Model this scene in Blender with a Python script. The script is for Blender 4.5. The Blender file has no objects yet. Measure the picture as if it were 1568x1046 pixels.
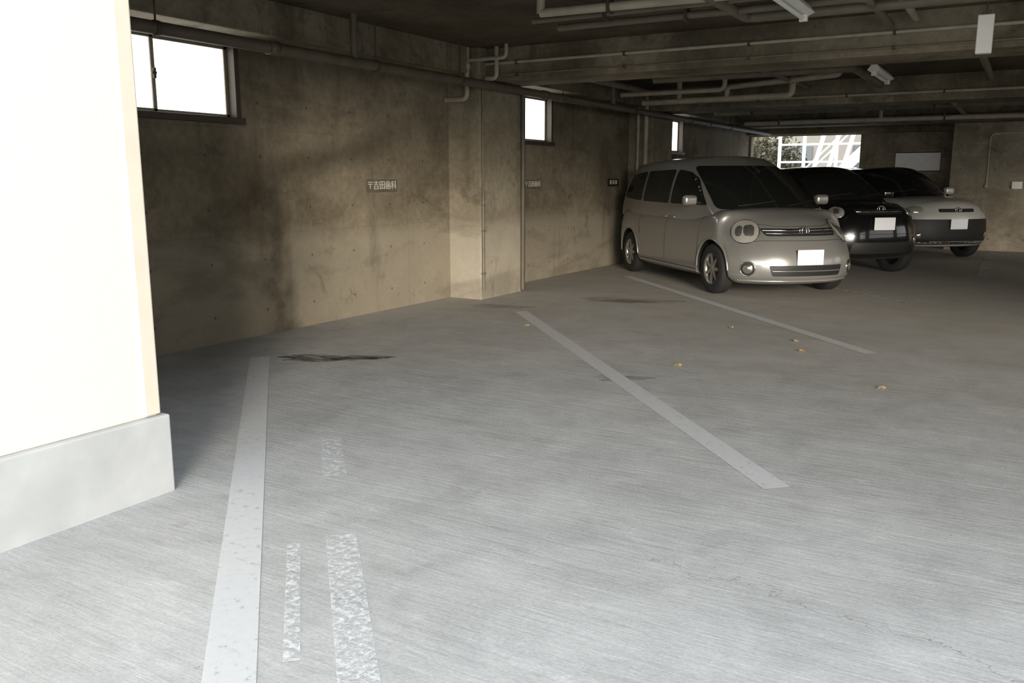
import bpy, bmesh, math, random
from mathutils import Vector, Matrix
from mathutils.bvhtree import BVHTree
random.seed(7)
scene=bpy.context.scene
V=Vector
# ------------------------------------------------------------------ materials
def newmat(name):
    m=bpy.data.materials.new(name); m.use_nodes=True
    nt=m.node_tree; b=nt.nodes['Principled BSDF']
    return m,nt,b
def lk(nt,a,b): nt.links.new(a,b)
def nd(nt,t,**k):
    n=nt.nodes.new(t)
    for a,v in k.items(): setattr(n,a,v)
    return n
def pmat(name,col,rough=.5,metal=0,coat=0,var=.0,scale=8,bump=0,emis=None,es=0,spec=None,alpha=None):
    m,nt,b=newmat(name)
    b.inputs['Base Color'].default_value=(*col,1)
    b.inputs['Roughness'].default_value=rough
    b.inputs['Metallic'].default_value=metal
    b.inputs['Coat Weight'].default_value=coat
    b.inputs['Coat Roughness'].default_value=.05
    if spec is not None: b.inputs['Specular IOR Level'].default_value=spec
    if emis: b.inputs['Emission Color'].default_value=(*emis,1); b.inputs['Emission Strength'].default_value=es
    if var>0 or bump>0:
        tc=nd(nt,'ShaderNodeTexCoord'); n=nd(nt,'ShaderNodeTexNoise'); n.inputs['Scale'].default_value=scale; n.inputs['Detail'].default_value=6
        lk(nt,tc.outputs['Object'],n.inputs['Vector'])
        if var>0:
            r=nd(nt,'ShaderNodeValToRGB'); r.color_ramp.elements[0].position=.3; r.color_ramp.elements[1].position=.72
            r.color_ramp.elements[0].color=(*[c*(1-var) for c in col],1); r.color_ramp.elements[1].color=(*[min(1,c*(1+var*.5)) for c in col],1)
            lk(nt,n.outputs['Fac'],r.inputs['Fac']); lk(nt,r.outputs['Color'],b.inputs['Base Color'])
        if bump>0:
            bp=nd(nt,'ShaderNodeBump'); bp.inputs['Strength'].default_value=bump; bp.inputs['Distance'].default_value=.01
            lk(nt,n.outputs['Fac'],bp.inputs['Height']); lk(nt,bp.outputs['Normal'],b.inputs['Normal'])
    return m
def math_n(nt,op,a,b=None,c=None):
    n=nd(nt,'ShaderNodeMath',operation=op)
    for i,v in enumerate((a,b,c)):
        if v is None: continue
        if isinstance(v,(int,float)): n.inputs[i].default_value=v
        else: lk(nt,v,n.inputs[i])
    return n.outputs[0]
def mixc(nt,fac,a,b,mode='MIX'):
    n=nd(nt,'ShaderNodeMix',data_type='RGBA',blend_type=mode)
    if isinstance(fac,(int,float)): n.inputs[0].default_value=fac
    else: lk(nt,fac,n.inputs[0])
    for i,v in ((6,a),(7,b)):
        if isinstance(v,tuple): n.inputs[i].default_value=(*v,1)
        else: lk(nt,v,n.inputs[i])
    return n.outputs[2]
def noise(nt,vec,scale,detail=5,rough=.55,dist=0,sc=None,loc=(0,0,0),rot=0):
    if sc or loc!=(0,0,0) or rot:
        mp=nd(nt,'ShaderNodeMapping'); mp.inputs['Scale'].default_value=sc or (1,1,1); mp.inputs['Location'].default_value=loc; mp.inputs['Rotation'].default_value=rot if isinstance(rot,tuple) else (0,0,rot)
        lk(nt,vec,mp.inputs['Vector']); vec=mp.outputs[0]
    n=nd(nt,'ShaderNodeTexNoise'); n.inputs['Scale'].default_value=scale; n.inputs['Detail'].default_value=detail
    n.inputs['Roughness'].default_value=rough; n.inputs['Distortion'].default_value=dist
    lk(nt,vec,n.inputs['Vector']); return n.outputs['Fac']
def ramp(nt,f,p0,p1,c0=0.,c1=1.):
    n=nd(nt,'ShaderNodeMapRange',clamp=True)
    n.inputs[1].default_value=p0;n.inputs[2].default_value=p1;n.inputs[3].default_value=c0;n.inputs[4].default_value=c1
    lk(nt,f,n.inputs[0]); return n.outputs[0]
def grey(nt,f):
    c=nd(nt,'ShaderNodeCombineXYZ')
    for i in range(3): lk(nt,f,c.inputs[i])
    return c.outputs[0]
def concrete(name,dark,light,lower=None,streak=.6,seams=.25,holes=True,stain=False):
    m,nt,b=newmat(name)
    tc=nd(nt,'ShaderNodeTexCoord').outputs['Object']
    sp=nd(nt,'ShaderNodeSeparateXYZ'); lk(nt,tc,sp.inputs[0])
    hx=math_n(nt,'ADD',sp.outputs[0],sp.outputs[1]); z=sp.outputs[2]
    col=mixc(nt,ramp(nt,noise(nt,tc,1.1,8,.62),.32,.68),dark,light)
    col=mixc(nt,1.,col,grey(nt,ramp(nt,noise(nt,tc,14,6,.7),.3,.75,.75,1.15)),'MULTIPLY')
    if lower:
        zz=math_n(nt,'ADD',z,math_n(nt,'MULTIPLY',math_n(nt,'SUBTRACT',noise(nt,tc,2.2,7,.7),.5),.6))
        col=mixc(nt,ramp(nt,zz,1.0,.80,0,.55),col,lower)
    st=noise(nt,tc,1.0,6,.6,.25,sc=(2.4,2.4,.32),loc=(3,1,0))
    col=mixc(nt,ramp(nt,st,.55,.70,0,streak),col,tuple(c*.4 for c in dark))
    dg=noise(nt,tc,1.0,7,.65,.5,sc=(.6,.45,1.5),loc=(2,4,1),rot=(.55,0,0))
    col=mixc(nt,ramp(nt,dg,.52,.62,0,.35),col,tuple(c*.5 for c in dark))
    bl=noise(nt,tc,1.7,7,.7,.6,loc=(7,2,5))
    col=mixc(nt,ramp(nt,bl,.58,.67,0,.55),col,tuple(c*.45 for c in dark))
    pale=noise(nt,tc,.9,8,.7,.3,loc=(1,9,2))
    col=mixc(nt,ramp(nt,pale,.55,.72,0,.6),col,tuple(min(1,c*1.35) for c in light))
    if stain:   # old water run and soot on the wall near the first stall
        wob=math_n(nt,'MULTIPLY',math_n(nt,'SUBTRACT',noise(nt,tc,1.6,5),.5),.7)
        sl=math_n(nt,'MULTIPLY',z,.16)
        yy=math_n(nt,'ABSOLUTE',math_n(nt,'ADD',math_n(nt,'ADD',math_n(nt,'SUBTRACT',sp.outputs[1],5.80),sl),wob))
        f=ramp(nt,yy,.04,.30,.7,0)
        f=math_n(nt,'MULTIPLY',f,ramp(nt,z,1.3,1.75,1,0))
        f=math_n(nt,'MULTIPLY',f,ramp(nt,noise(nt,tc,5,6,.7),.3,.6,.55,1))
        col=mixc(nt,f,col,(.028,.021,.013))
        arc=math_n(nt,'ABSOLUTE',math_n(nt,'ADD',math_n(nt,'SUBTRACT',z,math_n(nt,'ADD',1.45,math_n(nt,'MULTIPLY',math_n(nt,'SUBTRACT',sp.outputs[1],5.8),.22))),math_n(nt,'MULTIPLY',wob,.35)))
        fa=math_n(nt,'MULTIPLY',ramp(nt,arc,.03,.20,.5,0),math_n(nt,'MULTIPLY',ramp(nt,sp.outputs[1],5.5,5.9,0,1),ramp(nt,sp.outputs[1],7.0,7.9,1,0)))
        col=mixc(nt,fa,col,(.035,.027,.017))
    if seams:
        f=math_n(nt,'FRACT',math_n(nt,'DIVIDE',hx,1.82)); l1=math_n(nt,'LESS_THAN',f,.006)
        fz=math_n(nt,'FRACT',math_n(nt,'DIVIDE',z,.915)); l2=math_n(nt,'LESS_THAN',fz,.009)
        col=mixc(nt,math_n(nt,'MULTIPLY',math_n(nt,'MAXIMUM',l1,l2),seams),col,tuple(c*.5 for c in dark))
    if holes:
        a=math_n(nt,'SUBTRACT',math_n(nt,'FRACT',math_n(nt,'DIVIDE',hx,.606)),.5)
        c=math_n(nt,'SUBTRACT',math_n(nt,'FRACT',math_n(nt,'DIVIDE',z,.4575)),.5)
        a=math_n(nt,'MULTIPLY',a,.606); c=math_n(nt,'MULTIPLY',c,.4575)
        d=math_n(nt,'SQRT',math_n(nt,'ADD',math_n(nt,'MULTIPLY',a,a),math_n(nt,'MULTIPLY',c,c)))
        col=mixc(nt,math_n(nt,'MULTIPLY',math_n(nt,'LESS_THAN',d,.013),.6),col,(.03,.025,.02))
    lk(nt,col,b.inputs['Base Color']); b.inputs['Roughness'].default_value=.85; b.inputs['Specular IOR Level'].default_value=.25
    hgt=noise(nt,tc,30,4)
    bp=nd(nt,'ShaderNodeBump'); bp.inputs['Strength'].default_value=.35; bp.inputs['Distance'].default_value=.006
    lk(nt,hgt,bp.inputs['Height']); lk(nt,bp.outputs[0],b.inputs['Normal'])
    return m
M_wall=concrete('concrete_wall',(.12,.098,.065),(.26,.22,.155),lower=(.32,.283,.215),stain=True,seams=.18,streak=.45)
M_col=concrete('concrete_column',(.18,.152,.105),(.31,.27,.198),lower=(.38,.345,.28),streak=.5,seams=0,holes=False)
M_beam=concrete('concrete_beam',(.11,.09,.06),(.28,.24,.17),streak=.5,seams=0,holes=False)
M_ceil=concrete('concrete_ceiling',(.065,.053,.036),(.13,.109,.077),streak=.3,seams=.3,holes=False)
M_far=concrete('concrete_far',(.19,.16,.113),(.31,.27,.203),streak=.3)
# floor
def floor_mat():
    m,nt,b=newmat('broomed_concrete_floor')
    tc=nd(nt,'ShaderNodeTexCoord').outputs['Object']
    sp=nd(nt,'ShaderNodeSeparateXYZ'); lk(nt,tc,sp.inputs[0])
    big=ramp(nt,noise(nt,tc,.55,7,.6,.3),.3,.7)
    col=mixc(nt,big,(.36,.362,.352),(.455,.458,.45))
    mid=ramp(nt,noise(nt,tc,2.6,7,.7,.5),.3,.7,.83,1.12)
    col=mixc(nt,1.,col,grey(nt,mid),'MULTIPLY')
    br1=noise(nt,tc,1.,5,.65,1.2,sc=(1.0,9,1),rot=.12)
    br2=noise(nt,tc,1.,4,.65,.8,sc=(3.5,38,1),rot=-.06)
    br=math_n(nt,'ADD',math_n(nt,'MULTIPLY',br1,.5),math_n(nt,'MULTIPLY',br2,.5))
    col=mixc(nt,1.,col,grey(nt,ramp(nt,br,.36,.64,.91,1.06)),'MULTIPLY')
    sm=noise(nt,tc,1.,7,.75,.9,sc=(1.6,6,1),loc=(9,3,0),rot=.2)
    sm2=noise(nt,tc,28,5,.8)
    smf=math_n(nt,'MULTIPLY',ramp(nt,sm,.54,.66,0,1),ramp(nt,sm2,.42,.6,0,.5))
    col=mixc(nt,smf,col,(.56,.565,.56))
    sd_=noise(nt,tc,1.,7,.75,.9,sc=(1.2,5,1),loc=(1,7,0),rot=.1)
    col=mixc(nt,math_n(nt,'MULTIPLY',ramp(nt,sd_,.56,.68,0,1),ramp(nt,sm2,.45,.62,0,.4)),col,(.20,.195,.18))
    grain=noise(nt,tc,70,6,.8)
    col=mixc(nt,1.,col,grey(nt,ramp(nt,grain,.32,.68,.84,1.12)),'MULTIPLY')
    # tyre grime deeper inside the garage
    yy=math_n(nt,'ADD',sp.outputs[1],math_n(nt,'MULTIPLY',noise(nt,tc,.8,5),4.))
    col=mixc(nt,ramp(nt,yy,6.5,13,0,.6),col,(.29,.252,.19))
    sp2=noise(nt,tc,2.3,6,.65,.8,loc=(4,4,0))
    col=mixc(nt,ramp(nt,sp2,.63,.76,0,.4),col,(.15,.14,.12))
    pits=noise(nt,tc,16,3,.6,loc=(2,8,1))
    col=mixc(nt,ramp(nt,pits,.73,.77,0,.55),col,(.09,.085,.075))
    crk=math_n(nt,'ABSOLUTE',math_n(nt,'SUBTRACT',math_n(nt,'ADD',math_n(nt,'ADD',sp.outputs[1],math_n(nt,'MULTIPLY',sp.outputs[0],.15)),math_n(nt,'MULTIPLY',noise(nt,tc,2.5,6,.7,loc=(5,5,0)),.5)),3.0))
    on=math_n(nt,'GREATER_THAN',sp.outputs[0],-1.1)
    col=mixc(nt,math_n(nt,'MULTIPLY',math_n(nt,'MULTIPLY',math_n(nt,'LESS_THAN',crk,.0035),on),.5),col,(.14,.13,.12))
    lk(nt,col,b.inputs['Base Color']); b.inputs['Roughness'].default_value=.85
    b.inputs['Specular IOR Level'].default_value=.2
    h=math_n(nt,'ADD',math_n(nt,'MULTIPLY',br2,1.0),math_n(nt,'ADD',math_n(nt,'MULTIPLY',br1,.8),math_n(nt,'MULTIPLY',grain,.8)))
    bp=nd(nt,'ShaderNodeBump'); bp.inputs['Strength'].default_value=.42; bp.inputs['Distance'].default_value=.010
    lk(nt,h,bp.inputs['Height']); lk(nt,bp.outputs[0],b.inputs['Normal'])
    return m
M_floor=floor_mat()
def worn(name,col,lo,hi,rough=.8,amax=1.,sc=9,streaky=.35):
    m,nt,b=newmat(name); tc=nd(nt,'ShaderNodeTexCoord').outputs['Object']
    n1=noise(nt,tc,sc,8,.75); n2=noise(nt,tc,1.,4,.6,.3,sc=(2,40,1))
    f=math_n(nt,'ADD',math_n(nt,'MULTIPLY',n1,1-streaky),math_n(nt,'MULTIPLY',n2,streaky))
    lk(nt,ramp(nt,f,lo,hi,0,amax),b.inputs['Alpha']); b.inputs['Specular IOR Level'].default_value=.15
    c=mixc(nt,ramp(nt,n1,.3,.7),tuple(x*.9 for x in col),col); lk(nt,c,b.inputs['Base Color']); b.inputs['Roughness'].default_value=rough
    return m
M_line=worn('white_line_paint',(.575,.58,.58),.24,.44,amax=.88,sc=26,streaky=.2)
M_line_old=worn('worn_line_paint',(.70,.71,.71),.43,.58,sc=30,amax=.75,streaky=.2)
M_line_far=worn('old_line_paint',(.52,.50,.45),.38,.52,amax=.85)
M_stain=worn('oil_stain',(.03,.028,.024),.42,.60,rough=.5,amax=.8,sc=5)
M_stain2=worn('faint_oil_stain',(.06,.055,.045),.38,.66,rough=.6,amax=.4,sc=4)
M_stucco=pmat('cream_stucco',(.72,.665,.57),.85,var=.05,scale=70,bump=.22)
M_plinth=pmat('grey_plinth_concrete',(.42,.435,.435),.8,var=.14,scale=5,bump=.25)
M_trim=pmat('cream_corner_trim',(.60,.55,.465),.6,var=.05)
M_frame=pmat('bronze_window_frame',(.07,.055,.04),.45,.4,var=.1)
M_sash=pmat('aluminium_sash',(.33,.29,.23),.4,.4,var=.1)
M_pipeD=pmat('dark_painted_pipe',(.095,.078,.056),.55,var=.25,scale=6)
M_pipeL=pmat('beige_pvc_pipe',(.38,.335,.255),.5,var=.2,scale=6)
M_pipeM=pmat('grey_brown_pipe',(.16,.135,.10),.5,var=.25,scale=6)
M_hang=pmat('rusty_bracket',(.09,.065,.045),.7,.3,var=.3,scale=20)
M_lampw=pmat('enamel_white',(.78,.76,.70),.4,var=.08)
M_tube=pmat('fluorescent_tube',(.85,.86,.83),.25)
M_signtxt=pmat('sign_letter_white',(.55,.53,.46),.6)
M_signbd=pmat('sign_plate_brown',(.12,.10,.072),.6,var=.2)
M_signdk=pmat('sign_plate_dark',(.025,.022,.02),.5)
M_board=pmat('pale_notice_board',(.88,.87,.84),.5,var=.05)
M_outlet=pmat('switch_box_white',(.85,.83,.78),.5)
M_ground=pmat('outdoor_paving',(.42,.42,.40),.9,var=.2,scale=1.5)
M_leafD=pmat('shrub_leaf',(.12,.115,.07),.6,var=.5,scale=2)
M_leafB=pmat('shrub_branch',(.12,.09,.06),.8)
M_white_steel=pmat('white_painted_steel',(.85,.86,.88),.4,.1)
M_leafY=pmat('yellow_fallen_leaf',(.48,.34,.14),.6,var=.4,scale=40)
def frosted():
    m,nt,b=newmat('glowing_frosted_glass')
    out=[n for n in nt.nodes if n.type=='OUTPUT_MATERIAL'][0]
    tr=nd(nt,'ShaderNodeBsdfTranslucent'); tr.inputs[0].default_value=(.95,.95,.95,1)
    em=nd(nt,'ShaderNodeEmission'); em.inputs[0].default_value=(1,.99,.96,1); em.inputs[1].default_value=.9  # emission makes the panes glow, standing in for daylight behind them
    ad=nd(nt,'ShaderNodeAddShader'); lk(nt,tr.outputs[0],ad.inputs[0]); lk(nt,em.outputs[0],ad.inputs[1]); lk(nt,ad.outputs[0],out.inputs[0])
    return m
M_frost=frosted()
# ------------------------------------------------------------------ geometry
class Geo:
    def __init__(s): s.v=[];s.f=[];s.m=[];s.s=[]
    def add(s,vs,fs,m=0,smooth=False):
        o=len(s.v); s.v+=[tuple(v) for v in vs]
        for f in fs: s.f.append([i+o for i in f]); s.m.append(m); s.s.append(smooth)
    def box(s,x0,x1,y0,y1,z0,z1,m=0):
        vs=[(x,y,z) for z in (z0,z1) for y in (y0,y1) for x in (x0,x1)]
        s.add(vs,[(0,2,3,1),(4,5,7,6),(0,1,5,4),(2,6,7,3),(0,4,6,2),(1,3,7,5)],m)
    def obox(s,c,ux,uy,uz,m=0):
        c,ux,uy,uz=map(V,(c,ux,uy,uz))
        vs=[c+ux*a+uy*b+uz*d for d in (-1,1) for b in (-1,1) for a in (-1,1)]
        s.add(vs,[(0,2,3,1),(4,5,7,6),(0,1,5,4),(2,6,7,3),(0,4,6,2),(1,3,7,5)],m)
    def tube(s,pts,r,m=0,n=12,closed=False):
        pts=[V(p) for p in pts]; N=len(pts)
        tang=[]
        for i in range(N):
            a=pts[(i-1)%N] if (closed or i>0) else pts[i]; b=pts[(i+1)%N] if (closed or i<N-1) else pts[i]
            t=(b-a); tang.append(t.normalized() if t.length>1e-9 else V((0,0,1)))
        up=V((0,0,1)) if abs(tang[0].z)<.9 else V((1,0,0))
        u=tang[0].cross(up).normalized(); vs=[]
        for i in range(N):
            u=(u-tang[i]*u.dot(tang[i])).normalized(); w=tang[i].cross(u)
            for k in range(n):
                a=2*math.pi*k/n; vs.append(pts[i]+u*(math.cos(a)*r)+w*(math.sin(a)*r))
        fs=[]
        for i in range(N if closed else N-1):
            j=(i+1)%N
            for k in range(n): fs.append((i*n+k,i*n+(k+1)%n,j*n+(k+1)%n,j*n+k))
        s.add(vs,fs,m,True)
        if not closed:
            s.add(vs[:n],[tuple(range(n))[::-1]],m); s.add(vs[-n:],[tuple(range(n))],m)
    def lathe(s,prof,c,ax,m=0,n=40,closed=False,smooth=True):
        c=V(c);ax=V(ax).normalized(); up=V((0,0,1)) if abs(ax.z)<.9 else V((1,0,0))
        u=ax.cross(up).normalized(); w=ax.cross(u); vs=[]
        for r,h in prof:
            for k in range(n):
                a=2*math.pi*k/n; vs.append(c+ax*h+u*(math.cos(a)*r)+w*(math.sin(a)*r))
        fs=[]; L=len(prof)
        for i in range(L if closed else L-1):
            j=(i+1)%L
            for k in range(n): fs.append((i*n+k,i*n+(k+1)%n,j*n+(k+1)%n,j*n+k))
        s.add(vs,fs,m,smooth)
    def obj(s,name,mats,parent=None,bevel=0,seg=2,fix=True,sub=0):
        me=bpy.data.meshes.new(name); me.from_pydata(s.v,[],s.f)
        for m in (mats if isinstance(mats,(list,tuple)) else [mats]): me.materials.append(m)
        me.polygons.foreach_set('material_index',s.m); me.polygons.foreach_set('use_smooth',s.s); me.update()
        if fix:
            bm=bmesh.new(); bm.from_mesh(me); bmesh.ops.recalc_face_normals(bm,faces=bm.faces); bm.to_mesh(me); bm.free()
        o=bpy.data.objects.new(name,me); scene.collection.objects.link(o)
        if parent: o.parent=parent
        if bevel:
            b=o.modifiers.new('bevel','BEVEL'); b.width=bevel; b.segments=seg; b.limit_method='ANGLE'
        return o
def rpath(pts,rad,n=5):
    pts=[V(p) for p in pts]; out=[pts[0]]
    for i in range(1,len(pts)-1):
        a,b,c=pts[i-1],pts[i],pts[i+1]; d1=(a-b);d2=(c-b); r=min(rad,d1.length*.45,d2.length*.45)
        p=b+d1.normalized()*r; q=b+d2.normalized()*r
        for k in range(n+1):
            t=k/n; out.append(p*(1-t)**2+b*2*t*(1-t)+q*t*t)
    out.append(pts[-1]); return out
def empty(name,loc=(0,0,0),rz=0):
    e=bpy.data.objects.new(name,None); e.location=loc; e.rotation_euler=(0,0,rz); e.empty_display_size=.3
    scene.collection.objects.link(e); return e
def sbox(name,dims,mat,bevel=.008,parent=None):
    g=Geo(); g.box(*dims); return g.obj(name,mat,parent,bevel)
# ------------------------------------------------------------------ shell
XW=-5.93; CEIL=2.86; BZ=2.50; YO=2.6
YN=19.75; YF=21.2; XR=7.0
sbox('floor',(XW-.2,XR+3,-7,YF+.25,-.15,0),M_floor,0)
g=Geo(); g.box(-60,60,-60,80,-.30,-.16); g.obj('ground',M_ground)
wins=[(3.80,5.36),(9.56,11.05),(14.95,16.42)]; WZ0,WZ1=1.90,2.52
g=Geo(); g.box(XW-.2,XW,2.47,YF,-.1,WZ0); g.box(XW-.2,XW,2.47,YF,WZ1,CEIL)
yy=2.47
for a,b in wins: g.box(XW-.2,XW,yy,a,WZ0,WZ1); yy=b
g.box(XW-.2,XW,yy,YF,WZ0,WZ1); g.obj('wall_left',M_wall)
# windows
for i,(a,b) in enumerate(wins):
    e=empty('window_%d'%(i+1)); f=Geo(); t=.035; xo=XW+.05; xi=XW-.10
    f.box(xi,xo,a-t,b+t,WZ1-.01,WZ1+t); f.box(xi,xo+.03,a-t-.02,b+t+.02,WZ0-t,WZ0+.015)
    f.box(xi,xo,a-t,a+.015,WZ0,WZ1); f.box(xi,xo,b-.015,b+t,WZ0,WZ1); f.obj('frame',M_frame,e,.004)
    mid=(a+b)/2; s=Geo(); p=.03
    for (q0,q1,xx) in ((a+.01,mid+.02,XW-.02),(mid-.02,b-.01,XW-.055)):
        s.box(xx-.015,xx+.015,q0,q1,WZ0+.01,WZ0+.045); s.box(xx-.015,xx+.015,q0,q1,WZ1-.045,WZ1-.01)
        s.box(xx-.015,xx+.015,q0,q0+.035,WZ0+.01,WZ1-.01); s.box(xx-.015,xx+.015,q1-.035,q1,WZ0+.01,WZ1-.01)
    s.obj('sashes',M_sash,e,.003)
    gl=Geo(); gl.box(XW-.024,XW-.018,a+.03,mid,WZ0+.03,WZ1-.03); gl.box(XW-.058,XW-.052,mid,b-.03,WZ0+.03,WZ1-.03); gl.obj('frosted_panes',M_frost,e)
    l=Geo(); l.box(XW-.005,XW+.02,mid-.012,mid+.012,2.17,2.25); l.box(XW+.015,XW+.03,mid-.03,mid+.01,2.20,2.22); l.obj('latch',M_hang,e,.003)
# far walls
g=Geo(); OX0,OX1,OZ=XW+.05,-3.41,2.40
g.box(XW-.2,OX0,YF,YF+.2,-.1,CEIL); g.box(OX0,OX1,YF,YF+.2,OZ,CEIL); g.box(OX0,OX1,YF,YF+.2,-.1,.75); g.box(OX1,-1.3,YF,YF+.2,-.1,CEIL)
g.obj('wall_far',M_far)
sbox('wall_back',(-1.44,XR,YN,YF+.2,-.1,CEIL),M_far,.01)
g=Geo(); g.box(XR,XR+.2,2.6,YF+.2,-.1,.9); g.box(XR,XR+.2,2.6,6.0,.9,CEIL); g.box(XR,XR+.2,18.5,YF+.2,.9,CEIL); g.box(XR,XR+.2,6.0,18.5,2.6,CEIL); g.obj('wall_right',M_wall)
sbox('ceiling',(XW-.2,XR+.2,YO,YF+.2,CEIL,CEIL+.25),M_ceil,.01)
# columns and beams
cols=[(8.57,9.52),(13.9,14.8)]
for a,b in cols:
    sbox('concrete_column',(XW-.05,-5.49,a,b,-.05,CEIL+.02),M_col,.015)
for a,b in [(3.24,4.1),(8.57,9.52),(13.9,14.8)]:
    sbox('concrete_column',(XR-.5,XR+.1,a,b,-.05,CEIL+.02),M_col,.015)
for a,b in [(2.62,2.9),(8.72,9.36),(13.95,14.6),(19.1,19.74)]:
    sbox('ceiling_beam',(XW-.1,XR+.1,a,b,BZ if a>3 else 2.66,CEIL+.05),M_beam,.012)
sbox('ceiling_beam',(XW-.1,-5.6,2.6,YF+.1,2.58,CEIL+.05),M_beam,.012)
sbox('ceiling_beam',(1.4,1.75,2.7,YF,2.6,CEIL+.04),M_beam,.012)
sbox('ceiling_beam',(OX0-.2,-1.2,YF-.25,YF+.1,2.42,CEIL+.04),M_beam,.012)
# near stucco building corner
e=empty('wall_near_building')
sbox('stucco_wall',(-6.2,-3.29,-6,2.43,.36,3.4),M_stucco,.006,e)
sbox('corner_trim',(-3.36,-3.279,2.36,2.442,.365,3.4),M_trim,.008,e)
sbox('concrete_plinth',(-6.2,-3.255,-6,2.47,-.05,.36),M_plinth,.008,e)
# ------------------------------------------------------------------ pipes
def bracket(g,x,y,z,r,top,m=1):
    g.lathe([(r,-.018),(r+.006,-.018),(r+.006,.018),(r,.018)],(x,y,z),(0,1,0),m,20,True)
    g.tube([(x,y,z+r),(x,y,top)],.008,m,6)
e=empty('drain_pipe_along_wall'); g=Geo(); px=-5.38; pz=2.442
g.tube([(px,2.7,pz),(px,20.9,pz)],.047,0,18)
for y in (4.2,6.6,8.0,10.4,12.8,15.4,17.8): bracket(g,px,y,pz,.047,CEIL)
for y in (5.3,9.9,16.5): g.lathe([(.047,-.05),(.056,-.05),(.056,.05),(.047,.05)],(px,y,pz),(0,1,0),0,20,True)
g.tube(rpath([(px,6.3,pz),(px,6.3,CEIL)],.06),.035,0,14)
g.tube(rpath([(px,12.0,pz),(px,12.0,2.8),(px,12.0,CEIL)],.04),.035,0,14)
g.obj('pipe_run',[M_pipeD,M_hang],e)
e=empty('column_pipework'); g=Geo()
g.tube(rpath([(-5.62,8.50,CEIL),(-5.62,8.50,2.30),(-5.92,8.50,2.30)],.07),.030,0,14)
g.lathe([(.03,-.03),(.04,-.03),(.04,.03),(.03,.03)],(-5.62,8.50,2.66),(0,0,1),0,18,True)
g.tube(rpath([(-5.30,8.62,CEIL),(-5.30,8.62,2.52),(-5.44,8.62,2.52)],.06),.026,0,14)
g.tube(rpath([(-5.80,8.50,CEIL),(-5.80,8.50,2.72),(-5.10,8.50,2.72),(-5.10,8.50,CEIL)],.06),.022,0,12)
g.obj('riser_pipes',[M_pipeL],e)
g=Geo(); g.tube([(-5.475,8.60,.12),(-5.475,8.60,1.15)],.018,0,12); g.tube([(-5.475,8.60,1.15),(-5.475,8.60,2.42)],.010,0,10)
for z in (.3,.8,1.1,1.9): g.box(-5.50,-5.455,8.575,8.625,z,z+.02)
g.obj('corner_conduit',M_pipeM,e)
g=Geo(); g.tube([(-5.46,9.50,.02),(-5.46,9.50,2.45)],.028,0,12); g.obj('downpipe',M_pipeD,e)
e=empty('column_downpipes'); g=Geo()
g.tube([(-5.60,13.84,0),(-5.60,13.84,CEIL)],.04,0,12); g.tube([(-5.74,13.84,0),(-5.74,13.84,CEIL)],.03,0,12); g.obj('pipes',M_pipeL,e)
def beam_pipe(y,z,x0,x1,r,mat,name,hang=1.3):
    e=empty(name); g=Geo(); g.tube([(x0,y,z),(x1,y,z)],r,0,12)
    x=x0+.4
    while x<x1:
        g.box(x-.012,x+.012,y-r-.004,y+.1,z-r-.006,z+r+.006,1); x+=hang
    g.obj('pipe',[mat,M_hang],e)
beam_pipe(8.69,2.69,-5.48,XR-.5,.017,M_pipeL,'beam_conduit')
beam_pipe(8.685,2.56,-5.48,XR-.5,.009,M_pipeM,'beam_conduit')
beam_pipe(13.91,2.62,-5.48,XR-.5,.02,M_pipeL,'beam_conduit')
beam_pipe(19.07,2.62,-5.48,XR-.5,.025,M_pipeM,'beam_conduit')
e=empty('ceiling_pipework'); g=Geo()
def hp(pts,r,m=0,rad=.09):
    g.tube(rpath(pts,rad),r,m,14)
hp([(-3.6,6.55,2.74),(-.4,6.75,2.74),(.2,6.75,2.74),(.2,6.75,CEIL)],.035)
hp([(-3.6,6.55,2.74),(-3.6,6.55,CEIL)],.035)
hp([(-3.9,6.95,2.76),(4.0,6.95,2.76)],.022,1)
hp([(-3.8,7.25,2.74),(-1.2,7.25,2.74),(-1.2,8.2,2.74),(-1.2,8.6,2.74)],.03,1)
hp([(-2.2,5.7,2.74),(-2.2,7.6,2.74),(2.5,7.6,2.74)],.045,1)
hp([(-1.0,5.6,2.78),(-1.0,8.6,2.78)],.03,0)
hp([(.6,5.5,2.76),(.6,8.7,2.76)],.025,1)
for x,y,z in ((-3,6.59,2.74),(-1.6,6.68,2.74),(-3.2,6.95,2.76),(0,6.95,2.76),(2,6.95,2.76),(-2.6,7.25,2.74),(1,7.6,2.74),(-.3,7.6,2.74)):
    g.box(x-.012,x+.012,y-.05,y+.05,z-.05,CEIL,2)
g.obj('front_bay_pipes',[M_pipeL,M_pipeM,M_hang],e)
g=Geo()
hp([(-5.3,12.95,2.56),(-3.0,12.75,2.56),(-3.0,12.75,CEIL)],.045)
hp([(-5.5,12.55,2.66),(-3.9,12.55,2.66),(-3.9,12.55,CEIL)],.035)
hp([(-4.7,12.9,2.56),(-4.7,12.9,CEIL)],.04)
hp([(-3.95,12.83,2.56),(-3.95,12.83,2.72),(-2.3,12.3,2.75),(-2.3,12.3,CEIL)],.04)
hp([(-5.2,10.9,2.72),(-5.2,13.8,2.72)],.045,1)
hp([(-4.6,11.6,2.74),(-2.0,11.6,2.74),(-2.0,13.8,2.74)],.05,1)
hp([(-3.0,9.5,2.74),(-3.0,13.8,2.74)],.035,1)
hp([(-.6,9.5,2.74),(-.6,13.8,2.74)],.04,1)
hp([(-5.2,10.4,2.68),(5,10.4,2.68)],.03,1)
hp([(-5.2,18.2,2.52),(1,18.2,2.52)],.045,0)
hp([(-5.2,16.2,2.60),(4,16.2,2.60)],.05,1)
hp([(-2.6,18.2,2.52),(-2.6,18.2,CEIL)],.035,0)
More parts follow.
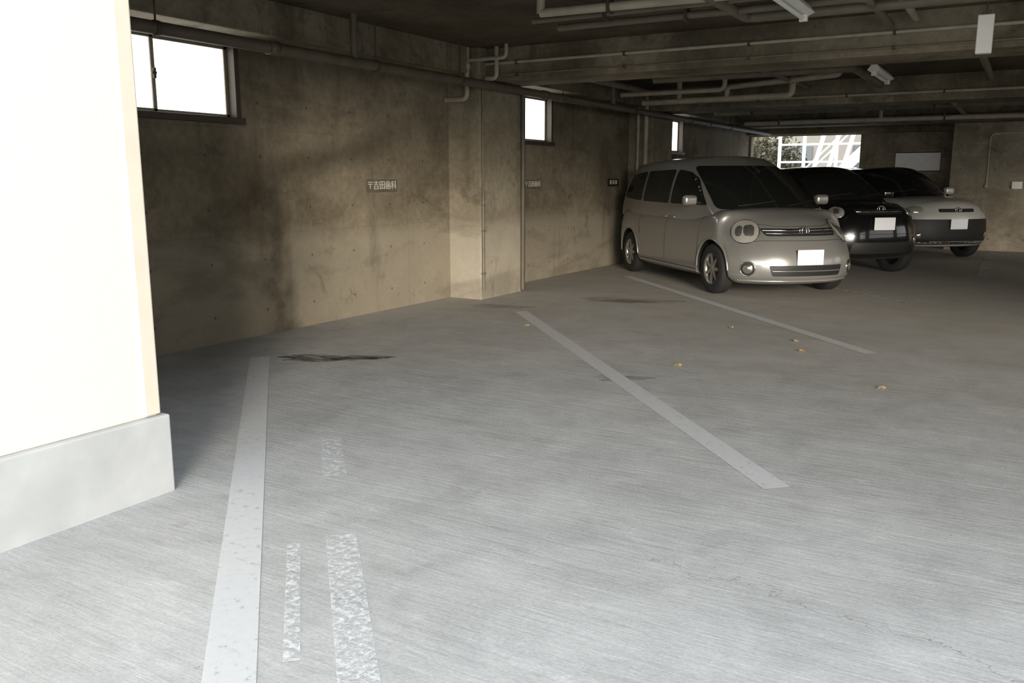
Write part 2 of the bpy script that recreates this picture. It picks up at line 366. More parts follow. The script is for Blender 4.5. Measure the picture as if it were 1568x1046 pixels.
hp([(-1.2,14.7,2.6),(-1.2,19,2.6)],.04,1)
for x in (-4.5,-1.5,1.5):
    for y,z in ((10.4,2.68),(16.2,2.6),(18.2,2.52)): g.box(x-.015,x+.015,y-.06,y+.06,z-.06,CEIL,2)
g.obj('rear_bay_pipes',[M_pipeL,M_pipeM,M_hang],e)
# ------------------------------------------------------------------ lamps
def batten(x,y0,y1):
    e=empty('fluorescent_ceiling_lamp'); z=2.66
    g=Geo(); vs=[]
    for y in (y0,y1):
        for dx,dz in ((-.03,.05),(.03,.05),(.075,-.01),(.03,-.03),(-.03,-.03),(-.075,-.01)): vs.append((x+dx,y,z+dz))
    g.add(vs,[(0,1,2,3,4,5),(6,11,10,9,8,7)]+[(i,i+6,(i+1)%6+6,(i+1)%6) for i in range(6)])
    g.box(x-.03,x+.03,y0+.02,y0+.06,z-.075,z-.02); g.box(x-.03,x+.03,y1-.06,y1-.02,z-.075,z-.02)
    g.obj('housing',M_lampw,e,.003)
    t=Geo(); t.tube([(x,y0+.05,z-.055),(x,y1-.05,z-.055)],.016,0,12); t.obj('tube',M_tube,e)
    h=Geo(); h.tube([(x,y0+.2,z+.04),(x,y0+.2,CEIL)],.008,0,8); h.tube([(x,y1-.2,z+.04),(x,y1-.2,CEIL)],.008,0,8); h.obj('hangers',M_hang,e)
batten(-1.62,5.95,7.15); batten(-1.70,11.1,12.25); batten(2.6,6,7.2)
e=empty('hanging_fixture'); g=Geo(); g.box(-.465,-.355,7.63,7.70,2.33,2.61); g.obj('case',M_lampw,e,.008)  # white box hung on a rod from the ceiling
g=Geo(); g.tube([(-.41,7.665,2.6),(-.41,7.665,CEIL)],.007,0,8); g.box(-.44,-.38,7.64,7.69,2.60,2.64); g.obj('rod',M_hang,e)
# ------------------------------------------------------------------ signs
def text_geo(body,size):
    cu=bpy.data.curves.new('t','FONT'); cu.body=body; cu.size=size; cu.extrude=.002; cu.align_x='CENTER'; cu.align_y='CENTER'
    ob=bpy.data.objects.new('t',cu); scene.collection.objects.link(ob); bpy.context.view_layer.update()
    me=bpy.data.meshes.new_from_object(ob.evaluated_get(bpy.context.evaluated_depsgraph_get())); bpy.data.objects.remove(ob); return me
def wall_sign(y0,y1,z,h,txt,plate,size):
    e=empty('parking_name_sign'); g=Geo(); g.box(XW-.002,XW+.008,y0,y1,z-h/2,z+h/2); g.obj('plate',plate,e,.002)
    me=text_geo(txt,size); me.materials.clear(); me.materials.append(M_signtxt)
    o=bpy.data.objects.new('lettering',me); scene.collection.objects.link(o); o.parent=e
    o.matrix_local=Matrix(((0,0,1,XW+.0115),(1,0,0,(y0+y1)/2),(0,1,0,z),(0,0,0,1)))
wall_sign(7.05,7.57,1.335,.13,'〒吉田歯科',M_signbd,.098)
wall_sign(10.34,10.80,1.335,.12,'〒吉田歯科',M_signbd,.088)
wall_sign(13.06,13.50,1.35,.12,'■ ■ ■',M_signdk,.09)
e=empty('notice_board'); g=Geo(); g.box(-2.66,-1.75,YF-.04,YF+.01,1.58,1.98); g.obj('panel',M_board,e,.004)
g=Geo(); g.tube([(-2.66,YF-.045,1.58),(-1.75,YF-.045,1.58),(-1.75,YF-.045,1.98),(-2.66,YF-.045,1.98)],.012,0,6,True); g.obj('rim',M_hang,e)
e=empty('wall_conduit'); g=Geo()
g.tube(rpath([(-.78,YN-.02,1.32),(-.78,YN-.02,2.28),(.6,YN-.02,2.30)],.10),.013,0,10); g.lathe([(.0,0),(.03,0),(.035,.03),(.02,.08),(.0,.08)],(-.78,YN-.025,1.24),(0,0,1),0,16); g.obj('conduit',M_pipeL,e)
e=empty('switch_box'); g=Geo(); g.box(-.34,-.16,YN-.05,YN+.002,1.22,1.36); g.box(-.30,-.20,YN-.058,YN-.05,1.25,1.33); g.obj('box',M_outlet,e,.006)
# ------------------------------------------------------------------ floor markings
def strip(name,a,b,w,mat,z=.003):
    a=V((*a,z));b=V((*b,z)); d=(b-a).normalized(); n=V((-d.y,d.x,0))*w/2
    g=Geo(); N=12; vs=[]
    for i in range(N+1):
        p=a.lerp(b,i/N); vs+=[p+n,p-n]
    g.add(vs,[(2*i,2*i+1,2*i+3,2*i+2) for i in range(N)]); return g.obj(name,mat)
strip('parking_line',(-4.62,8.0),(-.88,3.89),.135,M_line)
strip('parking_line',(-4.98,11.76),(-1.0,7.46),.125,M_line)
strip('parking_line',(-5.2,4.82),(-1.1,.80),.15,M_line)
strip('parking_line',(-1.07,10.8),(-4.9,14.66),.12,M_line_far)
strip('parking_line',(-.50,14.2),(-.56,19.4),.17,M_line_far)
strip('worn_parking_line',(-3.2,3.45),(-2.75,2.98),.11,M_line_old)
strip('worn_parking_line',(-2.25,2.46),(-1.45,1.64),.12,M_line_old)
strip('worn_parking_line',(-2.35,2.30),(-1.75,1.68),.05,M_line_old,.0035)
def blob(name,c,rx,ry,rot,mat,z=.002):
    g=Geo(); n=36; vs=[(*c,z)]
    for i in range(n):
        a=2*math.pi*i/n; k=1+.22*math.sin(3*a+1)+.12*math.sin(7*a)
        x=math.cos(a)*rx*k;y=math.sin(a)*ry*k
        vs.append((c[0]+x*math.cos(rot)-y*math.sin(rot),c[1]+x*math.sin(rot)+y*math.cos(rot),z))
    g.add(vs,[(0,1+i,1+(i+1)%n) for i in range(n)]); g.obj(name,mat)
blob('oil_stain',(-4.70,5.08),.42,.13,.55,M_stain); blob('oil_stain',(-4.5,5.15),.22,.06,.6,M_stain,.0025)
blob('oil_stain',(-4.0,9.4),.55,.18,.3,M_stain2); blob('oil_stain',(-3.9,9.3),.4,.12,.2,M_stain2,.0025)
blob('oil_stain',(-2.4,5.6),.2,.1,.5,M_stain2); blob('oil_stain',(-5.0,8.2),.35,.15,.3,M_stain2)
g=Geo()
for (x,y) in [(-2.35,8.1),(-1.65,7.7),(-1.5,7.25),(-2.2,6.2),(-4.1,7.2),(-.75,6.2)]:
    a=random.uniform(0,6.28); L=random.uniform(.03,.045); w=L*.6
    pts=[(-L,0,.004),(-L*.3,w,.012),(L*.5,w*.7,.02),(L,0,.008),(L*.5,-w*.7,.022),(-L*.3,-w,.010),(0,0,.004)]
    vs=[(x+p[0]*math.cos(a)-p[1]*math.sin(a),y+p[0]*math.sin(a)+p[1]*math.cos(a),p[2]) for p in pts]
    g.add(vs,[(6,i,(i+1)%6) for i in range(6)])
g.obj('fallen_leaves',M_leafY,fix=False)
# ------------------------------------------------------------------ outside the far opening
def shrub(name,c,rad,n):
    e=empty(name); g=Geo(); g2=Geo()
    for k in range(9):
        a=random.uniform(0,6.28); t=V((math.cos(a)*rad*.6,math.sin(a)*rad*.6,rad*random.uniform(.5,.9)))
        g2.tube([V((c[0],c[1],-.2)),V(c)+t*.4,V(c)+t],.02,0,6)
    for k in range(n):
        d=V((random.gauss(0,1),random.gauss(0,1),random.gauss(0,1))).normalized()*rad*random.uniform(.4,1.05)
        p=V(c)+V((d.x*1.2,d.y,d.z)); a=V((random.gauss(0,1),random.gauss(0,1),random.gauss(0,1))).normalized(); b=a.cross(V((.3,.5,.8))).normalized()
        s=random.uniform(.05,.10); g.add([p-a*s*1.6,p+b*s*.6,p+a*s*1.6,p-b*s*.6],[(0,1,2,3)])
    g.obj('leaves',M_leafD,e,fix=False); g2.obj('branches',M_leafB,e)
shrub('garden_shrub',(-8.2,30.6,1.7),1.4,3800)
e=empty('external_steel_staircase'); g=Geo()
bx,by=-5.2,26.5
for x in (-1.3,-.6,.3,1.0,2.0): g.tube([(bx+x,by,-.2),(bx+x,by,4)],.05,0,8)
for z in (.9,1.4,1.9,2.4,2.9): g.tube([(bx-1.3,by,z),(bx+2.2,by,z)],.03,0,8)
for k in range(3): g.obox((bx-.3+k*.35,by+.2+k*.3,1.9),(.06,0,.0),(0,.02,0),(.35,0,1.4))
for k in range(10): g.box(bx-.9+k*.22,bx-.62+k*.22,by+.2,by+1.1,.4+k*.22,.43+k*.22)
for y in (by+.2,by+1.1): g.obox((bx+.1,y,1.4),(1.25,0,1.25),(0,.02,0),(.05,0,-.08)); g.tube([(bx-1.1,y,1.2),(bx+1.3,y,3.6)],.025,0,8)
g.obj('frame',M_white_steel,e)
e=empty('neighbouring_house'); g=Geo(); g.box(-30,8,42,50,-.2,6.5)
g.obj('facade',pmat('house_render_beige',(.20,.19,.165),.9,var=.15,scale=1),e)
g=Geo()
for k in range(9): g.box(-24+k*3.4,-22.4+k*3.4,41.9,42.05,1.2,2.9)
g.obj('house_windows',pmat('house_window_dark',(.06,.07,.08),.2),e)
# ------------------------------------------------------------------ cars
M_glass=pmat('car_dark_glass',(.012,.013,.012),.04,spec=.6)
M_tyre=pmat('tyre_rubber',(.018,.017,.016),.8,var=.2,scale=30)
M_rim=pmat('alloy_rim',(.45,.43,.39),.3,.8)
M_chrome=pmat('chrome_trim',(.75,.74,.70),.12,1)
M_blk=pmat('black_plastic',(.015,.014,.013),.5)
M_lens=pmat('headlamp_lens',(.50,.48,.43),.08,.35,coat=1)
M_lens2=pmat('headlamp_reflector',(.62,.60,.55),.2,.9,coat=1)
M_plate=pmat('blank_licence_plate',(.98,.98,.98),.45)
def cinterp(tab,x):
    tab=sorted(tab)
    if x<=tab[0][0]: return tab[0][1]
    if x>=tab[-1][0]: return tab[-1][1]
    for i in range(len(tab)-1):
        if tab[i][0]<=x<=tab[i+1][0]:
            x0,y0=tab[i];x1,y1=tab[i+1]
            m0=(y1-tab[i-1][1])/(x1-tab[i-1][0]) if i>0 else (y1-y0)/(x1-x0)
            m1=(tab[i+2][1]-y0)/(tab[i+2][0]-x0) if i+2<len(tab) else (y1-y0)/(x1-x0)
            h=x1-x0;t=(x-x0)/h
            return (2*t**3-3*t*t+1)*y0+(t**3-2*t*t+t)*h*m0+(-2*t**3+3*t*t)*y1+(t**3-t*t)*h*m1
def sst(x): x=max(0,min(1,x)); return x*x*(3-2*x)
def axc(h,r,n):
    mid=[-(h-r)+2*(h-r)*i/(n-1) for i in range(n)]
    en=[h-r+r*math.tan(math.radians(a)) for a in (11.25,22.5,33.75,45)]
    return [-e for e in en[::-1]]+mid+en
def rbox(hx,hy,hz,r,nx,ny,nz,fn):
    A=[axc(hx,r,nx),axc(hy,r,ny),axc(hz,r,nz)]; H=(hx,hy,hz); idx={};vs=[];fs=[]
    def vid(i,j,k):
        key=(i,j,k)
        if key in idx: return idx[key]
        p=V((A[0][i],A[1][j],A[2][k])); q=V([max(-(H[a]-r),min(H[a]-r,p[a])) for a in range(3)]); d=p-q
        if d.length>1e-9: p=q+d.normalized()*r
        idx[key]=len(vs); vs.append(V(fn(p.x,p.y,p.z))); return idx[key]
    n=[len(a)-1 for a in A]
    for ax in range(3):
        o=[a for a in range(3) if a!=ax]
        for side in (0,n[ax]):
            for a in range(n[o[0]]):
                for b in range(n[o[1]]):
                    q=[]
                    for da,db in ((0,0),(1,0),(1,1),(0,1)):
                        c=[0,0,0];c[ax]=side;c[o[0]]=a+da;c[o[1]]=b+db;q.append(vid(*c))
                    if (side==0)^(ax==1): q=q[::-1]
                    fs.append(tuple(q))
    return vs,fs
def rpoly(pts,rad,n=5):
    out=[];N=len(pts)
    for i in range(N):
        a,b,c=V(pts[i-1]),V(pts[i]),V(pts[(i+1)%N]); d1=a-b;d2=c-b; r=min(rad,d1.length*.45,d2.length*.45)
        p=b+d1.normalized()*r;q=b+d2.normalized()*r
        for k in range(n+1):
            t=k/n; out.append(p*(1-t)**2+b*2*t*(1-t)+q*t*t)
    return out
def ell(cx,cy,rx,ry,n=28): return [V((cx+rx*math.cos(2*math.pi*i/n),cy+ry*math.sin(2*math.pi*i/n))) for i in range(n)]
def decal(G,bvh,poly,N,off,m,U=None,bulge=0,step=.05,origin=(0,0,0)):
    N=V(N).normalized(); Z=V((0,0,1))
    U=Z.cross(N).normalized(); W=N.cross(U); O=V(origin)
    bm=bmesh.new(); bm.faces.new([bm.verts.new((p[0],p[1],0)) for p in poly])
    us=[p[0] for p in poly]; ws=[p[1] for p in poly]; cu,cw=(min(us)+max(us))/2,(min(ws)+max(ws))/2; ru,rw=(max(us)-min(us))/2,(max(ws)-min(ws))/2
    for a,lo,hi in ((0,min(us),max(us)),(1,min(ws),max(ws))):
        k=lo+step
        while k<hi-1e-4:
            co=[0,0,0];co[a]=k;no=[0,0,0];no[a]=1
            bmesh.ops.bisect_plane(bm,geom=bm.verts[:]+bm.edges[:]+bm.faces[:],plane_co=co,plane_no=no); k+=step
    bmesh.ops.triangulate(bm,faces=[f for f in bm.faces if len(f.verts)>4])
    bm.verts.index_update(); vs=[];ok=[]
    for v in bm.verts:
        o=O+U*v.co.x+W*v.co.y+N*5; h,nn,_,_=bvh.ray_cast(o,-N)
        if h is None: vs.append(V((0,0,0)));ok.append(False);continue
        if nn.dot(N)<0: nn=-nn
        b=bulge*max(0,1-((v.co.x-cu)/ru)**2)*max(0,1-((v.co.y-cw)/rw)**2) if bulge else 0
        vs.append(h+nn*off+N*b); ok.append(True)
    fs=[tuple(v.index for v in f.verts) for f in bm.faces if all(ok[v.index] for v in f.verts)]
    bm.free(); G.add(vs,fs,m,True)
def surfline(G,bvh,pts,N,r,m,off=0,n=6,origin=(0,0,0),closed=False):
    N=V(N).normalized(); U=V((0,0,1)).cross(N).normalized(); W=N.cross(U); O=V(origin)
    P=[V(p) for p in pts]; dn=[]
    for i in range(len(P)-1+(1 if closed else 0)):
        a,b=P[i],P[(i+1)%len(P)]; k=max(1,int((b-a).length/.05))
        dn+=[a.lerp(b,j/k) for j in range(k)]
    if not closed: dn.append(P[-1])
    out=[]
    for p in dn:
        h,nn,_,_=bvh.ray_cast(O+U*p.x+W*p.y+N*5,-N)
        if h is not None:
            if nn.dot(N)<0: nn=-nn
            out.append(h+nn*off)
    if len(out)>1: G.tube(out,r,m,n,closed)
def wheel(parent,x,y,R,side,steer=0,spokes=7,name='wheel'):
    w=.185; g=Geo(); s=side
    rr=R*.66
    g.lathe([(rr,-w/2),(R*.86,-w/2),(R*.96,-w/2+.012),(R,-w/2+.035),(R,w/2-.035),(R*.96,w/2-.012),(R*.86,w/2),(rr,w/2-.004),(rr-.012,w/2-.02),(rr-.02,0),(rr-.012,-w/2)],(0,0,0),(0,1,0),0,48,True)
    oy=s*(w/2-.02)
    g.lathe([(rr-.004,oy+s*.012),(rr-.022,oy+s*.014),(rr-.03,oy-s*.02),(rr-.035,oy-s*.08)],(0,0,0),(0,1,0),1,48)
    g.lathe([(0,oy-s*.08),(rr-.03,oy-s*.08)],(0,0,0),(0,1,0),2,32)
    g.lathe([(0,oy+s*.004),(.03,oy+s*.002),(.045,oy-s*.006),(.05,oy-s*.03)],(0,0,0),(0,1,0),1,24)
    for k in range(spokes):
        a=2*math.pi*k/spokes; d=V((math.cos(a),0,math.sin(a))); t=V((-math.sin(a),0,math.cos(a)))
        g.obox(d*((rr)/2+.012)+V((0,oy-s*.012,0)),d*(rr/2-.03),t*.020,V((0,.011,0)),1)
    o=g.obj(name,[M_tyre,M_rim,M_blk],parent); o.location=(x,y,R); o.rotation_euler=(0,0,steer); return o
def make_car(name,loc,rz,P):
    e=empty(name,(loc[0],loc[1],0),rz)
    paint=P['paint']; xf,xr,hw,wb,R=P['xf'],P['xr'],P['hw'],P['wb'],P['R']
    hx=(xf-xr)/2; hz=.40
    def lower(X,Y,Z):
        s=(X+hx)/(2*hx); t=(Z+hz)/(2*hz); b=min(1,abs(Y)/hw); x=xr+s*(xf-xr)
        fw=sst((x-(xf-.85))/.85); rw=sst(((xr+.6)-x)/.6)
        top=cinterp(P['top'],x)-P.get('crown',.045)*b*b*t*(1+fw); bot=P['zb']
        z=bot+t*(top-bot)
        y=Y*cinterp(P['wprof'],t)*(1-.07*fw*fw-.05*rw*rw)
        x+= fw*(cinterp(P['fprof'],t)-P['fplan']*b**2.6)+ rw*(.14*b**3+cinterp(P.get('rprof',[(0,.04),(.3,0),(.6,0),(1,.06)]),t))
        return (x,y,z)
    lv,lf=rbox(hx,hw,hz,P.get('lr',.09),44,18,9,lower)
    xF,xRr=P['xF'],P['xR']; z0=P['z0']; chx=(cinterp(xF,0)-cinterp(xRr,0))/2; chz=(P['H']-z0)/2; chw=hw*.955
    def cab(X,Y,Z):
        s=(X+chx)/(2*chx); t=(Z+chz)/(2*chz); b=min(1,abs(Y)/chw)
        a,c=cinterp(xRr,t),cinterp(xF,t); x=a+s*(c-a)
        fw=sst((s-.55)/.45); rw=sst((.3-s)/.3)
        z=z0+t*(cinterp(P['roof'],x)-z0)-.055*b*b*t
        y=Y*cinterp(P['tum'],t)*(1-.05*fw*fw-.05*rw*rw)
        x+=-fw*P['wplan']*b*b+rw*.08*b*b
        return (x,y,z)
    cv,cf=rbox(chx,chw,chz,.075,30,16,9,cab)
    bL=BVHTree.FromPolygons(lv,lf); bC=BVHTree.FromPolygons(cv,cf)
    g=Geo(); g.add(lv,lf,0,True); body=g.obj('body_shell',[paint,M_blk],e)
    c=Geo()
    for x in (wb/2,-wb/2):
        for s in (1,-1):
            y0,y1=sorted((s*(hw-.26),s*(hw+.3)))
            c.lathe([(0,y0),(R+.045,y0),(R+.045,y1),(0,y1)],(x,0,R+.01),(0,1,0),1,40,False,False)
    bmc=bmesh.new()
    cut=c.obj('cutter',[paint,M_blk]); bmc.from_mesh(cut.data); bmesh.ops.remove_doubles(bmc,verts=bmc.verts,dist=1e-5); bmesh.ops.recalc_face_normals(bmc,faces=bmc.faces); bmc.to_mesh(cut.data); bmc.free()
    body.parent=None
    md=body.modifiers.new('b','BOOLEAN'); md.object=cut; md.operation='DIFFERENCE'; md.solver='EXACT'
    bpy.context.view_layer.update()
    nm=bpy.data.meshes.new_from_object(body.evaluated_get(bpy.context.evaluated_depsgraph_get()))
    body.modifiers.clear(); body.data=nm; bpy.data.objects.remove(cut); body.parent=e
    g=Geo(); g.add(cv,cf,0,True); g.obj('cabin_shell',[P.get('roofpaint',paint)],e)
    g=Geo()
    for sd in (1,-1):
        N=(0,sd,0)
        for poly in P['sidewins']:
            pl=[((-p[0] if sd==1 else p[0]),p[1]) for p in poly]
            decal(g,bC,rpoly(pl,.05),N,.006,0)
    wp=P['wind']; decal(g,bC,rpoly([(-wp[0],wp[1]),(wp[0],wp[1]),(wp[2],wp[3]),(-wp[2],wp[3])],.07),(1,0,0),.006,0)
    decal(g,bC,rpoly([(-hw*.75,P['H']-.55),(hw*.75,P['H']-.55),(hw*.62,P['H']-.2),(-hw*.62,P['H']-.2)],.07),(-1,0,0),.006,0)
    g.obj('windows',M_glass,e,fix=False)
    g=Geo(); mats=[M_blk,M_chrome,paint,M_lens,M_lens2,M_blk,M_plate,P.get('clad',M_blk)]
    for sd in (1,-1):
        N=(0,sd,0); k=-sd
        for line in P['seams']: surfline(g,bL,[(k*a,b) for a,b in line],N,.0045,0,0)
        for line in P.get('cseams',[]): surfline(g,bC,[(k*a,b) for a,b in line],N,.0045,0,0)
        for hxx,hz_ in P['handles']:
            h,nn,_,_=bL.ray_cast(V((hxx,sd*5,hz_)),V((0,-sd,0)))
            g.tube(rpath([h+V((-.09,-sd*.01,0)),h+V((-.08,sd*.028,0)),h+V((.08,sd*.028,0)),h+V((.09,-sd*.01,0))],.02),.012,2,8)
        for ax in (wb/2,-wb/2):
            arc=[(k*(ax+(R+.052)*math.cos(a)),R+.01+(R+.052)*math.sin(a)) for a in [math.pi*(i/24) for i in range(25)]]
            surfline(g,bL,arc,N,.014,2,-.003)
        surfline(g,bL,[(k*(wb/2-R-.08),P['zb']+.07),(k*(-wb/2+R+.08),P['zb']+.07)],N,.03,P.get('sillm',2),-.012,10)
        mx,mz=P['mirror']; h,nn,_,_=bC.ray_cast(V((mx,sd*5,mz)),V((0,-sd,0)))
        if h is not None:
            ms,mf=rbox(.055,.095,.065,.045,3,4,3,lambda X,Y,Z:(mx+.02+X,h.y+sd*.17+Y,mz+.03+Z*(1+.15*Y*sd)))
            g.add(ms,mf,2,True); g.tube([h+V((0,-sd*.02,-.01)),h+V((.01,sd*.12,.01))],.022,0,8)
    for d in P['front']:
        kind=d[0]
        if kind=='poly': decal(g,bL,rpoly(d[1],d[2]),(1,0,0),d[3],d[4],bulge=d[5] if len(d)>5 else 0)
        elif kind=='line': surfline(g,bL,d[1],(1,0,0),d[2],d[3],d[4] if len(d)>4 else 0)
        elif kind=='lamp':
            for sd in (1,-1):
                y,z,ry,rz_,sk,m,off,bu=d[1:]
                decal(g,bL,ell(0,0,ry,rz_),(1,sd*sk,.12),off,m,bulge=bu,step=.03,origin=(xf-.3,sd*y,z))
        elif kind=='ring':
            for sd in (1,-1):
                y,z,ry,rz_,sk,m,r=d[1:]
                surfline(g,bL,ell(0,0,ry,rz_),(1,sd*sk,.12),r,m,.003,closed=True,origin=(xf-.3,sd*y,z))
    pz=P['plate']; h,nn,_,_=bL.ray_cast(V((xf+1,0,pz)),V((-1,0,0)))
    pv,pf=rbox(.008,.172,.09,.006,2,2,2,lambda X,Y,Z:(h.x+.028+X,Y,pz+Z)); g.add(pv,pf,6)
    g.box(h.x-.05,h.x+.02,-.10,.10,pz-.05,pz+.05,0)
    ez=P['emblem']; h,nn,_,_=bL.ray_cast(V((xf+1,0,ez)),V((-1,0,0)))
    for ry,rz_ in ((.065,.042),(.03,.04)):
        g.tube([(h.x+.022,math.cos(a)*ry,ez+math.sin(a)*rz_) for a in [2*math.pi*i/24 for i in range(24)]],.006,1,6,True)
    for y0 in (-.5,.12):
        hh=[]
        for tt in range(6):
            y=y0+tt*.1; z=wp[1]+.035+tt*.012; q,_,_,_=bC.ray_cast(V((xf+1,y,z)),V((-1,0,0)))
            if q is not None: hh.append(q+V((.02,0,.01)))
        if len(hh)>1: g.tube(hh,.008,0,6)
    g.obj('trim_details',mats,e,fix=False)
    u=Geo(); u.box(-wb/2-.1,wb/2+.1,-hw+.28,hw-.28,P['zb']-.03,P['zb']+.1); u.tube([(wb/2,-hw+.15,R),(wb/2,hw-.15,R)],.03); u.tube([(-wb/2,-hw+.15,R),(-wb/2,hw-.15,R)],.03); u.obj('underbody',M_blk,e)
    for x,st in ((wb/2,P.get('steer',0)),(-wb/2,0)):
        for s in (1,-1): wheel(e,x,s*(hw-.115),R,s,st,P.get('spokes',7))
    return e
champ=pmat('silver_metallic_paint',(.33,.32,.295),.28,.5,coat=.8)
blackp=pmat('black_car_paint',(.006,.006,.006),.15,0,coat=1)
whitep=pmat('pearl_white_paint',(.60,.58,.53),.3,.2,coat=1)
VAN=dict(paint=champ,xf=2.16,xr=-2.0,hw=.88,wb=2.70,R=.31,zb=.17,H=1.72,z0=.84,spokes=7,lr=.13,
 top=[(-2.0,1.05),(-1,1.04),(0,1.02),(.9,1.02),(1.35,1.06),(1.7,1.03),(1.95,.97),(2.16,.90)],
 wprof=[(0,.93),(.12,.985),(.4,1.0),(.7,.985),(1,.93)],fprof=[(0,-.03),(.2,.01),(.42,0),(.6,-.05),(.8,-.13),(1,-.25)],fplan=.36,
 xF=[(0,1.76),(.2,1.50),(.5,1.10),(.8,.68),(1,.34)],xR=[(0,-1.99),(.5,-1.93),(1,-1.70)],
 roof=[(-2,1.63),(-1.2,1.695),(-.3,1.72),(.6,1.70),(1.7,1.65)],tum=[(0,1),(.25,.985),(.6,.92),(1,.80)],wplan=.26,
 sidewins=[[(1.04,1.08),(.58,1.41),(.36,1.50),(.02,1.535),(.02,1.08)],[(-.05,1.08),(-.05,1.535),(-.95,1.52),(-.95,1.09)],[(-1.02,1.09),(-1.02,1.515),(-1.62,1.47),(-1.78,1.13)]],
 cseams=[],wind=(.74,1.03,.62,1.575),
 seams=[[(1.02,.98),(1.0,.5),(.95,.30)],[(-.015,1.0),(-.02,.30)],[(-.98,1.0),(-.98,.72),(-.92,.62)],[(.95,.27),(-.9,.27)],[(-.98,.93),(-1.9,.93)]],
 handles=[(.12,.90),(-.14,.90)],mirror=(.86,1.11),plate=.50,emblem=.80,
 front=[('lamp',.69,.80,.165,.145,.55,3,.004,.03),('ring',.69,.80,.165,.145,.55,0,.006),('lamp',.65,.80,.08,.085,.55,4,.012,.035),('lamp',.79,.80,.045,.065,.7,4,.02,.02),
   ('poly',[(-.46,.74),(.46,.74),(.49,.825),(-.49,.825)],.03,.004,0),('line',[(-.47,.80),(.47,.80)],.012,1,.01),('line',[(-.45,.765),(.45,.765)],.006,1,.01),
   ('poly',[(-.44,.28),(.44,.28),(.48,.405),(-.48,.405)],.03,.004,0),('line',[(-.44,.34),(.44,.34)],.006,2,.006),
   ('poly',[(-.75,.27),(-.56,.27),(-.54,.41),(-.73,.41)],.04,.003,2),('lamp',.65,.35,.08,.08,.35,0,.004,0),('lamp',.65,.35,.055,.055,.35,4,.008,.02),('ring',.65,.35,.08,.08,.35,1,.008),
   ('line',[(-.73,.66),(-.5,.69),(.5,.69),(.73,.66)],.0035,0),('line',[(-.5,.875),(-.3,.85),(.3,.85),(.5,.875)],.004,0),('line',[(-.73,.215),(.73,.215)],.014,2,0)])
vx,vy=-3.69,12.085; RZ=math.radians(-45.3)
make_car('minivan',(vx,vy),RZ,VAN)
BLK=dict(paint=blackp,xf=1.82,xr=-1.72,hw=.79,wb=2.38,R=.29,zb=.25,H=1.60,z0=.90,spokes=6,steer=math.radians(14),
 top=[(-1.72,1.06),(0,1.04),(.8,1.05),(1.2,1.08),(1.6,1.05),(1.82,.99)],wprof=VAN['wprof'],fprof=[(0,-.05),(.2,.0),(.5,0),(.8,-.04),(1,-.10)],fplan=.22,
 xF=[(0,1.35),(.2,1.16),(.5,.9),(.8,.6),(1,.35)],xR=[(0,-1.70),(.5,-1.62),(1,-1.4)],roof=[(-1.7,1.5),(-.6,1.59),(.2,1.60),(1.3,1.56)],tum=[(0,1),(.25,.98),(.6,.92),(1,.82)],wplan=.18,
 sidewins=[[(.78,1.12),(.42,1.40),(.05,1.43),(.05,1.10)],[(-.02,1.10),(-.02,1.43),(-.75,1.41),(-.8,1.12)],[(-.87,1.13),(-.82,1.40),(-1.25,1.36),(-1.4,1.18)]],
 wind=(.66,1.09,.56,1.48),seams=[[(.80,1.02),(.78,.35)],[(.0,1.0),(0,.35)],[(-.84,1.0),(-.82,.6)]],handles=[(.12,.95),(-.7,.95)],mirror=(.68,1.15),plate=.77,emblem=.98,
 front=[('lamp',.60,.93,.11,.085,.5,3,.004,.03),('ring',.60,.93,.11,.085,.5,1,.006),('lamp',.60,.93,.05,.05,.5,4,.014,.03),('poly',[(-.38,.90),(.38,.90),(.40,.97),(-.40,.97)],.02,.004,0),('line',[(-.38,.935),(.38,.935)],.005,1,.008),
   ('poly',[(-.5,.34),(.5,.34),(.46,.5),(-.46,.5)],.03,.004,0),('lamp',.56,.50,.055,.055,.4,4,.006,.02),('line',[(-.6,.62),(.6,.62)],.004,0)])
make_car('compact_car',(-3.06,14.88),RZ,BLK)
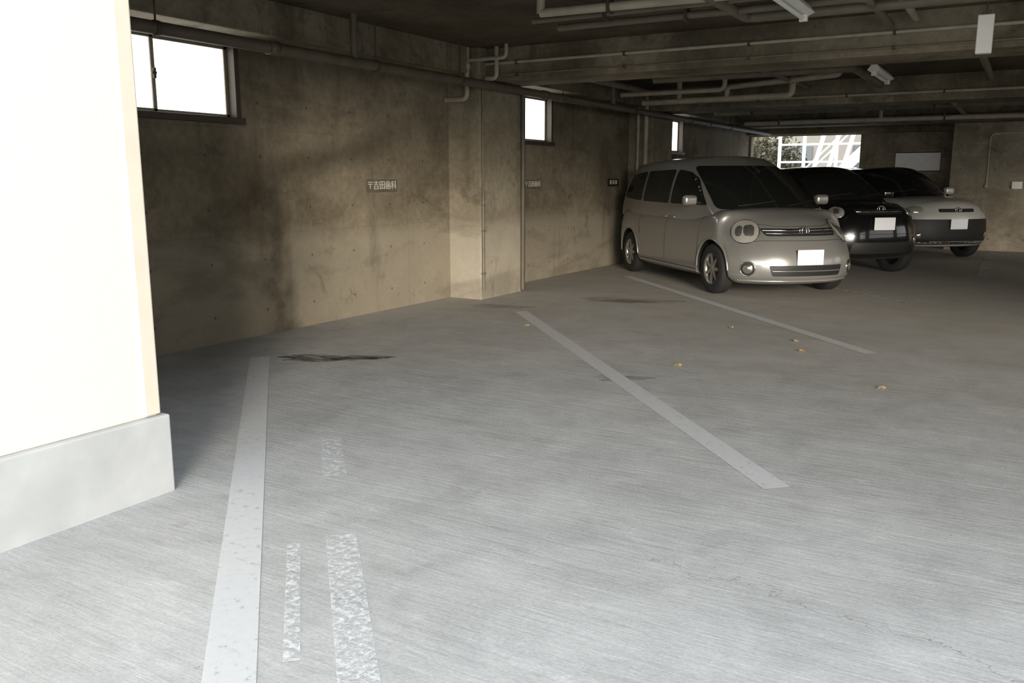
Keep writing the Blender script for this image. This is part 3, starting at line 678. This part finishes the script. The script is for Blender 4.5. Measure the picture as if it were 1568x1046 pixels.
WHT=dict(paint=whitep,roofpaint=blackp,xf=1.95,xr=-1.85,hw=.89,wb=2.5,R=.32,zb=.24,H=1.63,z0=.86,spokes=5,sillm=0,
 top=[(-1.85,1.12),(0,1.10),(.8,1.10),(1.1,1.11),(1.6,1.08),(1.95,1.02)],wprof=VAN['wprof'],fprof=[(0,-.04),(.2,.0),(.5,0),(.75,-.03),(1,-.10)],fplan=.24,
 xF=[(0,1.28),(.2,1.08),(.5,.78),(.8,.48),(1,.22)],xR=[(0,-1.82),(.5,-1.7),(1,-1.4)],roof=[(-1.8,1.54),(-.6,1.62),(.2,1.63),(1.2,1.58)],tum=[(0,1),(.25,.98),(.6,.91),(1,.81)],wplan=.20,
 sidewins=[[(.62,1.16),(.26,1.43),(-.02,1.47),(-.02,1.14)],[(-.09,1.14),(-.09,1.47),(-.85,1.45),(-.9,1.16)],[(-.96,1.17),(-.92,1.44),(-1.3,1.40),(-1.5,1.22)]],
 wind=(.75,1.12,.63,1.52),seams=[[(.72,.95),(.72,.35)],[(-.05,.95),(-.05,.35)],[(-.93,.95),(-.9,.6)]],handles=[(.05,.92),(-.8,.92)],mirror=(.54,1.16),plate=.64,emblem=.88,
 front=[('poly',[(-.87,.24),(.87,.24),(.85,.72),(-.85,.72)],.05,.004,0),('lamp',.68,.88,.14,.06,.55,3,.006,.02),('poly',[(-.36,.84),(.36,.84),(.36,.90),(-.36,.90)],.02,.005,0),('lamp',.62,.42,.05,.05,.4,4,.01,.02),('line',[(-.5,.34),(.5,.34)],.008,1,.012)])
f=V((math.cos(RZ),math.sin(RZ),0))
make_car('two_tone_hatchback',(-1.04-f.x*1.95,16.98-f.y*1.95),RZ,WHT)
# ------------------------------------------------------------------ light
w=bpy.data.worlds.new('overcast_sky'); scene.world=w; w.use_nodes=True; nt=w.node_tree
bg=nt.nodes['Background']; tc=nd(nt,'ShaderNodeTexCoord').outputs['Generated']; sp=nd(nt,'ShaderNodeSeparateXYZ'); lk(nt,tc,sp.inputs[0])
c=mixc(nt,ramp(nt,sp.outputs[2],-.05,.55),(1.0,.955,.88),(.82,.905,1.0)); lk(nt,c,bg.inputs[0])
low=ramp(nt,math_n(nt,'MULTIPLY',sp.outputs[1],-1.),.5,.9,1.25,5.9)     # low sky behind the camera boosted to carry light deep into the garage
hi=ramp(nt,sp.outputs[2],.22,.55,0,1)
st=math_n(nt,'ADD',math_n(nt,'MULTIPLY',low,math_n(nt,'SUBTRACT',1.,hi)),math_n(nt,'MULTIPLY',hi,2.7)); lk(nt,st,bg.inputs[1])
sd=bpy.data.lights.new('hazy_sun','SUN'); sd.energy=4.6; sd.angle=math.radians(15); sd.color=(1,.91,.79)
so=bpy.data.objects.new('hazy_sun',sd); scene.collection.objects.link(so)
el=math.radians(10.5); d=V((-.59*math.cos(el),.807*math.cos(el),-math.sin(el))); so.rotation_euler=d.to_track_quat('-Z','Y').to_euler(); so.location=(8,-10,6)
# ------------------------------------------------------------------ camera
cd=bpy.data.cameras.new('camera'); cam=bpy.data.objects.new('camera',cd); scene.collection.objects.link(cam)
cam.location=(0,0,1.40); cam.rotation_euler=(math.radians(90-10.6),0,math.radians(30.6)); cd.sensor_width=36; cd.lens=30.42; cd.clip_start=.05; cd.clip_end=300
scene.camera=cam
scene.view_settings.view_transform='Standard'; scene.view_settings.exposure=0
